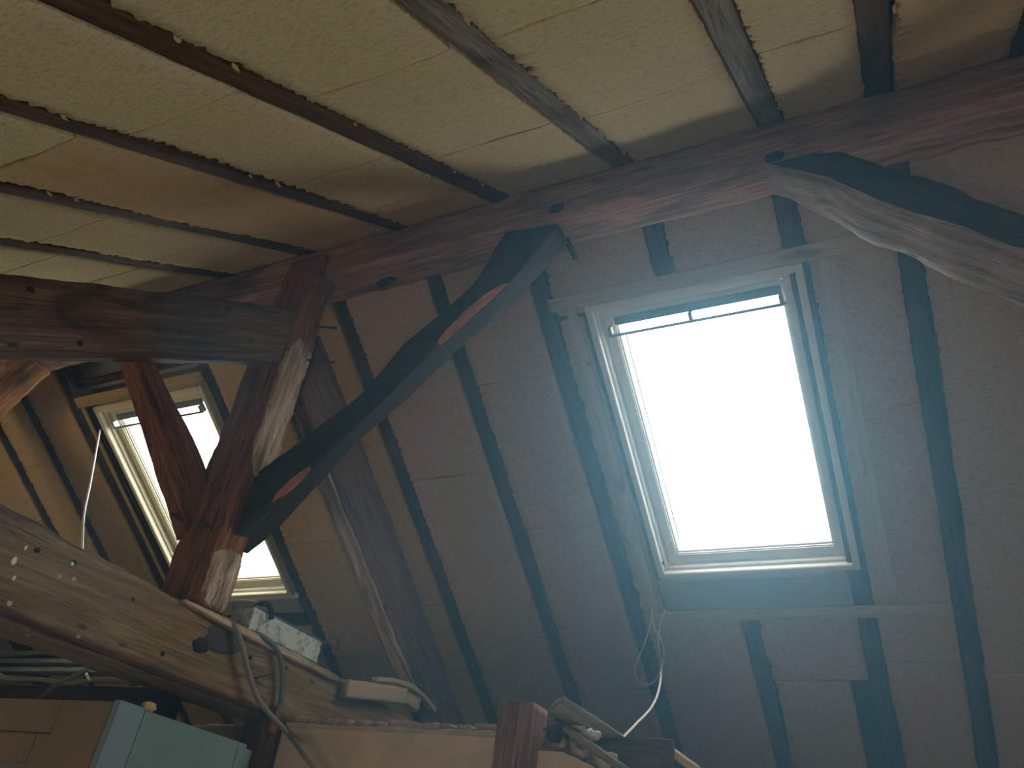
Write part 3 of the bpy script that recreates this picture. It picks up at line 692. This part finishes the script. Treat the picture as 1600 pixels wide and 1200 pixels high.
# crumbs of torn insulation along the ragged board edges
rt = random.Random(12)
for F, x0, x1, s0, s1, o, mat in BOARDS:
    if x1 - x0 < .2 or x0 < -2.7 or x1 > .5: continue
    for k in range(2 if F is near else 1):
        u = rt.uniform(max(s0, .9), min(s1, 2.6)) if F is near else rt.uniform(max(s0, .3), min(s1, 2.8))
        if not s0 < u < s1: continue
        x = x0 + .006 if rt.random() < .75 else x1 - .002
        blob('torn_tuft', F(x, u, -.001), rt.uniform(.003, .008), rt.uniform(.005, .014), rt.uniform(.002, .005), M_FOAM_NW if rt.random() < .5 else mat, o, rt.random() * 50, .9, 2)

# ------------------------------------------------------------------ low partition wall, doors, planks
WY = 2.15
def wall_profile():
    bm = bmesh.new()
    top = [(-2.6, .425), (-1.945, .425), (-1.93, .442), (-1.13, .435), (-1.02, .40), (-.95, .40), (-.86, .37), (-.78, .30), (-.66, .22), (-.5, .1), (-.3, -.1), (0, -.3)]
    A = [bm.verts.new((x, WY, z)) for x, z in top]; B = [bm.verts.new((x, WY + .11, z)) for x, z in top]
    a0, b0 = bm.verts.new((-2.6, WY, FLOOR)), bm.verts.new((-2.6, WY + .11, FLOOR)); a1, b1 = bm.verts.new((0, WY, FLOOR)), bm.verts.new((0, WY + .11, FLOOR))
    bm.faces.new(A + [a1, a0]); bm.faces.new((B + [b1, b0])[::-1])
    n = len(A)
    for i in range(n - 1): bm.faces.new((A[i], B[i], B[i+1], A[i+1]))
    bm.faces.new((A[0], a0, b0, B[0])); bm.faces.new((A[-1], B[-1], b1, a1)); bm.faces.new((a0, a1, b1, b0))
    return tag(link('wall_partition', bm_to_me(bm, 'wall_partition'), M_PLASTER), 'low ochre plastered partition wall with a broken top', kind='structure')
pw = wall_profile()
rnd = random.Random(5)
x = -1.925; i = 0
while x < -1.15:
    w = rnd.uniform(.045, .07); hgt = rnd.uniform(.016, .024)
    c = Vector((x + w / 2, WY + .052, .446 + hgt / 2 - .006 * (x + 1.9)))
    rot = Matrix.Rotation(rnd.uniform(-.08, .08), 3, 'Y') @ Matrix.Rotation(rnd.uniform(-.25, .25), 3, 'Z')
    q = [c + rot @ Vector((0, a, b)) for a, b in ((-.05, -hgt/2), (.05, -hgt/2), (.05, hgt/2), (-.05, hgt/2))]
    e = rot @ Vector((w / 2 - .004, 0, 0))
    o = link('broken_brick', timber_me('brick', [[p - e for p in q], [p + e for p in q]], step=.012, m=4, rough=.004, cham=.003, seed=i), M_BRICK, pw)
    x += w + rnd.uniform(-.002, .004); i += 1
o = link('mortar_bed', timber_me('mortar_bed', [quad((-1.935, WY + .04, .438), (0, .05, 0), (0, 0, .007)), quad((-1.13, WY + .04, .436), (0, .05, 0), (0, 0, .008))], step=.015, m=4, rough=.008, cham=.003, seed=77), M_MORTAR, pw)

# door frame post between the teal panel and the plaster
o = bar('door_post', (-1.975, WY - .02, FLOOR), (-1.975, WY - .02, .436), (.045, 0, 0), (0, .045, 0), [M_DARKRED, M_RAW], step=.05, seed=51)
o.location.y -= .03
tag(o, 'dark reddish door post beside the teal panel under the tie beam', 'post')
o = bar('timber_scrap', (-1.925, 2.085, .40), (-1.925, 2.085, .478), (.012, 0, 0), (0, .014, 0), [M_OAK_RED, M_RAW], step=.01, seed=52, ragged_ends=.01)
tag(o, 'small splintered wooden wedge under the tie beam beside the grey conduit', 'wedge')
# wall plate running behind the doors
o = bar('wall_plate', (-4.9, 1.86, .425), (-2.165, 1.86, .42), (0, .05, 0), (0, 0, .045), [M_DARKRED, M_RAW], step=.05, seed=53)
tag(o, 'dark red wall plate under the tie beam above the ochre door', 'beam')
# ochre door with framed panel (faces the camera), top at z .358
TZ = .352
r = empty('ochre_door', (-2.5, 1.53, FLOOR)); tag(r, 'ochre painted panelled door with a grey pane at the lower left corner', 'door')
DX0, DX1 = -3.3, -1.978
def yb_(x0, z0, x1, z1, y0=1.524, y1=1.55): return ((x0, y0, z0), (x1, y1, z1))
box_obj('stile', ID, [yb_(DX1 - .20, FLOOR + .01, DX1, TZ)], M_OCHRE, r, .002)
box_obj('stile', ID, [yb_(DX0, FLOOR + .01, DX0 + .12, TZ)], M_OCHRE, r, .002)
box_obj('top_rail', ID, [yb_(DX0 + .121, TZ - .085, DX1 - .201, TZ)], M_OCHRE, r, .002)
box_obj('bottom_rail', ID, [yb_(DX0 + .121, FLOOR + .01, DX1 - .201, FLOOR + .2)], M_OCHRE, r, .002)
box_obj('inner_frame', ID, [yb_(DX1 - .262, FLOOR + .2, DX1 - .203, TZ - .087, 1.532, 1.552), yb_(DX0 + .121, TZ - .165, DX1 - .262, TZ - .087, 1.532, 1.552)], M_OCHRE, r, .003)
box_obj('panel', ID, [yb_(DX0 + .12, FLOOR + .2, DX1 - .262, TZ - .165, 1.541, 1.549)], M_GREYP, r)
# teal boarded side (plane x = -1.95)
r = empty('teal_door', (-1.96, 1.8, FLOOR)); tag(r, 'faded teal painted panel door edge-on below the tie beam', 'door')
def xb_(y0, z0, y1, z1, x0=-1.975, x1=-1.952): return ((x0, y0, z0), (x1, y1, z1))
tag(box_obj('stile', ID, [xb_(1.524, FLOOR + .01, 1.612, TZ + .004)], M_BLUEL, r, .002), 'lighter blue stile')
box_obj('top_rail', ID, [xb_(1.613, .205, 2.03, TZ, -1.973, -1.954)], M_BLUE, r, .002)
box_obj('hinge_stile', ID, [xb_(1.99, FLOOR + .01, 2.055, TZ - .012, -1.972, -1.951)], M_BLUE, r, .002)
box_obj('panel', ID, [xb_(1.613, FLOOR + .05, 1.99, .205, -1.975, -1.964)], M_BLUE, r)
o = blob('hardened_foam', (-1.965, 1.63, TZ + .012), .016, .020, .013, M_SPRAY, None, 3, .5)
tag(o, 'small yellow lump of hardened foam on top of the teal door', 'foam lump')
# rotten plaster / lath strip behind the teal panel
o = link('plaster_scrap', timber_me('plaster_scrap', [quad((-2.6, 2.13, .37), (0, .015, 0), (0, 0, .045)), quad((-2.02, 2.13, .375), (0, .015, 0), (0, 0, .05))], step=.02, m=5, rough=.012, cham=.004, seed=61), M_MORTAR)
tag(o, 'crumbling pale plaster edge behind the teal door', 'plaster')
# greenish planks deep on the left under the roof
for i, (z, y) in enumerate([(.735, 2.60), (.80, 2.68), (.865, 2.76)]):
    o = bar('plank', (-5.2, y, z), (-3.05, y, z), (0, .05, .028), (0, -.006, .008), [M_PLANK_G, M_RAW], step=.08, seed=70 + i)
    tag(o, 'grey-green plank low at the left edge behind the tie beam, %s of three' % ['lowest', 'middle', 'top'][i], 'plank', 'grey-green planks')
# cables at lower left
o = link('conduit', tube_me('conduit', [at((-20, 1045), y=1.78), at((10, 1060), y=1.78), at((60, 1062), y=1.79), at((110, 1069), y=1.79), at((150, 1063), y=1.79), at((215, 1066), y=1.79)], .0085), M_CABLE)
tag(o, 'grey conduit lying level above the ochre door', 'conduit')
o = link('conduit', tube_me('conduit', [at((62, 1092), y=1.65), at((95, 1066), y=1.68), at((140, 1044), y=1.74)], .006), M_CABLE)
tag(o, 'short dark conduit slanting up behind the ochre door', 'conduit')
o = link('white_cable_end', tube_me('white_cable_end', [at((134, 1053), y=1.62), at((140, 1062), y=1.62)], .004, sub=2), M_WHITE)
tag(o, 'tiny white cable end under the tie beam', 'cable')
# thin white cable hanging in front of the far window slope
p0 = at_far((156, 672), -.02)
o = link('white_cable', tube_me('white_cable', [p0, at((150, 705), x=p0.x + .15), at((140, 760), x=p0.x + .35), at((131, 805), x=p0.x + .5), at((128, 862), x=p0.x + .62)], .0055, seg=8), M_WHITE)
tag(o, 'straight white cable hanging at the left of the far skylight', 'cable')
# two conduits over the tie beam
o = link('conduit', tube_me('conduit', [Vector((-2.03, 1.735, .668)), at((352, 968), x=-1.965), at((368, 980), x=-1.93), at((378, 1010), x=-1.925), at((388, 1050), x=-1.922), at((402, 1090), x=-1.92), at((425, 1120), x=-1.915), at((452, 1148), x=-1.90), at((472, 1175), y=2.06), at((495, 1206), y=2.06), at((520, 1250), y=2.06)], .0085, rib=.04), M_CABLE)
tag(o, 'long grey conduit draped over the tie beam and down to the bottom edge', 'conduit')
o = link('conduit', tube_me('conduit', [Vector((-2.0, 1.80, .672)), at((388, 986), x=-1.96), at((412, 996), x=-1.935), at((432, 1015), x=-1.93), at((440, 1040), x=-1.925), at((441, 1075), x=-1.925), at((438, 1106), x=-1.925)], .0085, rib=.04), M_CABLE_D)
tag(o, 'short dark ribbed conduit bent over the tie beam under the green trough', 'conduit')

# pale green metal trough standing on the tie beam
r = empty('metal_trough', (-1.99, 2.06, .66)); tag(r, 'flaking pale green metal trough lying on the tie beam', 'trough')
def tq(y, z0, z1, x0=-2.04, x1=-1.955): return [Vector((x1, y, z0)), Vector((x1, y, z1)), Vector((x0, y, z1)), Vector((x0, y, z0))]
box_obj('side_plate', ID, [((-1.957, 1.885, .665), (-1.953, 2.245, .738)), ((-2.045, 1.885, .665), (-2.041, 2.245, .738)), ((-2.041, 1.885, .665), (-1.957, 1.889, .735)), ((-2.041, 2.241, .665), (-1.957, 2.245, .735))], M_TROUGH, r, .001)
box_obj('rim', ID, [((-1.960, 1.883, .738), (-1.950, 2.247, .744)), ((-2.048, 1.883, .738), (-2.038, 2.247, .744))], M_GREEN, r, .001)
box_obj('base', ID, [((-2.045, 1.87, .655), (-1.948, 2.25, .665))], M_GREEN, r, .001)
o = link('iron_hook', tube_me('iron_hook', [at((424, 968), x=-1.945), at((424, 955), x=-1.945), at((419, 946), x=-1.95), at((410, 943), x=-1.955), at((402, 948), x=-1.965), at((401, 957), x=-1.975)], .009), M_BLACK, r)
tag(o, 'black curved hook over the left end')
link('bracket', tube_me('bracket', [at((500, 1012), x=-1.955), at((506, 1004), x=-1.955), at((516, 998), x=-1.955), at((526, 996), x=-1.955), at((529, 1004), x=-1.955), at((526, 1014), x=-1.955)], .006), M_RUST, r)
link('wire', tube_me('wire', [Vector((-2.0, 1.76, .735)), Vector((-1.99, 1.85, .752)), Vector((-1.97, 1.91, .765))], .001, seg=5), M_WHITE, r)

# foam offcuts on the far end of the tie beam
def slab(name, pts, th, mat, lab, cat, seed, depth=Vector((-.14, .0, 0))):
    """pts: outline polyline of top edge from the left; th: thickness downwards"""
    st = [[p, p + depth, p + depth - Vector((0, 0, th)), p - Vector((0, 0, th))] for p in pts]
    return tag(link(name, timber_me(name, st, step=.015, m=5, rough=.003, cham=.004, seed=seed), mat), lab, cat)
A0 = at((546, 1061), x=-1.91); A1 = at((638, 1075), x=-1.90)
slab('foam_offcut', [A0, A1], .062, M_SCRAP, 'flat beige foam offcut lying on the far end of the tie beam', 'foam offcut', 81, Vector((-.05, .02, 0)))
B = [at(q, x=-1.915) for q in ((590, 1057), (620, 1059), (645, 1068), (665, 1083), (682, 1106))]
slab('foam_offcut', B, .020, M_SCRAP, 'curved beige foam offcut behind the flat one on the tie beam', 'foam offcut', 82, Vector((-.03, .01, 0)))
slab('foam_offcut', [at((636, 1072), x=-1.935), at((658, 1088), x=-1.93)], .058, M_SCRAP, 'small foam block under the curved foam offcut on the tie beam', 'foam offcut', 83, Vector((-.05, .03, 0)))

# brown block, planks and rubble on the broken end of the wall (right of centre at the bottom)
o = bar('timber_block', (-1.072, 2.18, .12), (-1.072, 2.18, .512), (.052, 0, 0), (0, .05, 0), [wood('brown_red_block', (.14, .07, .045), (.27, .14, .09), (.38, .26, .19), stain=(.30, .25, .21), stain_amt=.35), M_RAW], step=.02, seed=91, rough=.002, cham=.003)
o.location.y -= .045
tag(o, 'upright squared reddish-brown timber block at the end of the plastered wall', 'post')
def pbar(name, q0, y0, q1, y1, a, b, mat, lab, cat, seed, rough=.003, **k):
    o = bar(name, at(q0, y=y0), at(q1, y=y1), a, b, [mat, M_RAW], step=.015, m=4, seed=seed, rough=rough, **k)
    return tag(o, lab, cat)
pbar('board', (868, 1100), 2.12, (962, 1160), 2.36, Vector((.012, 0, .016)), Vector((.022, -.02, 0)), M_GREYW, 'grey weathered board lying slanted across the rubble, pointing up left', 'board', 92)
pbar('board', (905, 1172), 2.30, (1052, 1180), 2.26, Vector((0, 0, .040)), Vector((0, .012, 0)), wood('grey_purple_board', (.08, .06, .06), (.16, .13, .12), (.24, .20, .19)), 'dull grey-brown board standing on edge right of the rubble', 'board', 93)
pbar('board', (1046, 1172), 2.30, (1098, 1210), 2.34, Vector((0, 0, .012)), Vector((.004, .03, 0)), M_PALEEDGE, 'pale board end sticking out at the far right of the rubble', 'board', 94)
pbar('stick', (868, 1128), 2.19, (978, 1204), 2.16, Vector((.004, 0, .010)), Vector((0, .018, 0)), M_GREYW, 'worn grey stick sloping down in front of the rubble', 'stick', 95, rough=.006)
pbar('stick', (885, 1137), 2.28, (935, 1139), 2.28, Vector((0, 0, .012)), Vector((0, .010, 0)), M_GREYW, 'small grey stick under the slanted board', 'stick', 96)
rub = [((872, 1150), .030, .022, M_BLACK, 'black clump of debris beside the brown timber block'), ((905, 1140), .022, .014, M_MORTAR, 'grey mortar lump under the slanted board'),
       ((924, 1148), .020, .013, plain('pale_chip', (.62, .60, .57), .9, .1, 20), 'pale angular plaster chip on the rubble'), ((880, 1172), .026, .028, M_BRICK, 'reddish brick lump low in the rubble'),
       ((905, 1180), .034, .030, M_MORTAR, 'large mortar lump at the bottom of the rubble'), ((938, 1190), .032, .028, M_MORTAR, 'mortar lump in front of the grey board on edge'), ((868, 1192), .024, .028, M_MORTAR, 'mortar lump against the foot of the brown timber block')]
for i, (q, w, h, m, l) in enumerate(rub):
    o = blob('rubble', at(q, y=2.21), w, .03, h, m, None, i * 3 + 1, .7)
    tag(o, l, 'rubble', 'rubble on the wall end')
o = link('fibre_clump', tube_me('fibre_clump', [at((848, 1141), y=2.13), at((862, 1136), y=2.14), at((878, 1134), y=2.16), at((872, 1145), y=2.14)], .004), M_RUST)
tag(o, 'frayed dark twig beside the brown timber block', 'twig')

# white cable loop from the left batten corner of the near skylight
c = [at_far((1020, 952), -.02), at_far((1018, 975), -.03)]
def lf(q, h): return at_far(q, -h)
loop = [lf((1019, 950), .018), lf((1018, 968), .03), lf((1008, 1003), .05), lf((995, 1035), .06), lf((994, 1058), .07), lf((1010, 1070), .08), lf((1026, 1060), .08), lf((1037, 1030), .07), lf((1034, 1002), .06), lf((1022, 980), .04), lf((1020, 962), .02)]
o = link('white_cable', tube_me('white_cable', loop, .0042, seg=8), M_WHITE); tag(o, 'looped white cable hanging from the batten corner below the near skylight', 'cable')
tail = [lf((1040, 952), .018), lf((1034, 968), .03), lf((1029, 1000), .06), lf((1033, 1040), .10), at((1030, 1075), y=3.0), at((1018, 1105), y=2.85), at((995, 1130), y=2.7), at((972, 1153), y=2.5), at((950, 1168), y=2.4)]
o = link('white_cable', tube_me('white_cable', tail, .0042, seg=8), M_WHITE); tag(o, 'white cable curving from the skylight batten down to the rubble', 'cable')

# ------------------------------------------------------------------ bluish volume added to imitate the lens veil
def haze():
    m = bpy.data.materials.new('lens_veil_volume'); m.use_nodes = True; nt = m.node_tree; nt.nodes.clear()
    out = nt.nodes.new('ShaderNodeOutputMaterial'); v = nt.nodes.new('ShaderNodeVolumeScatter')
    v.inputs['Color'].default_value = (0.27, 0.69, 1.0, 1); v.inputs['Density'].default_value = 0.14; v.inputs['Anisotropy'].default_value = 0.6
    nt.links.new(v.outputs[0], out.inputs['Volume'])
    bm = bmesh.new()
    prof = [(.55, -.4), (4.5, -.4), (4.5, .33), (1.784, 2.18), (.55, 1.34)]
    A = [bm.verts.new((-1.75, y, z)) for y, z in prof]; B = [bm.verts.new((2.5, y, z)) for y, z in prof]
    bm.faces.new(A); bm.faces.new(B[::-1])
    for i in range(5): bm.faces.new((A[i], A[(i+1)%5], B[(i+1)%5], B[i]))
    o = link('lens_veil_volume', bm_to_me(bm, 'lens_veil_volume'), m); tag(o, 'thin bluish haze volume added to imitate the lens veil', 'haze', kind='stuff')
if True: haze()
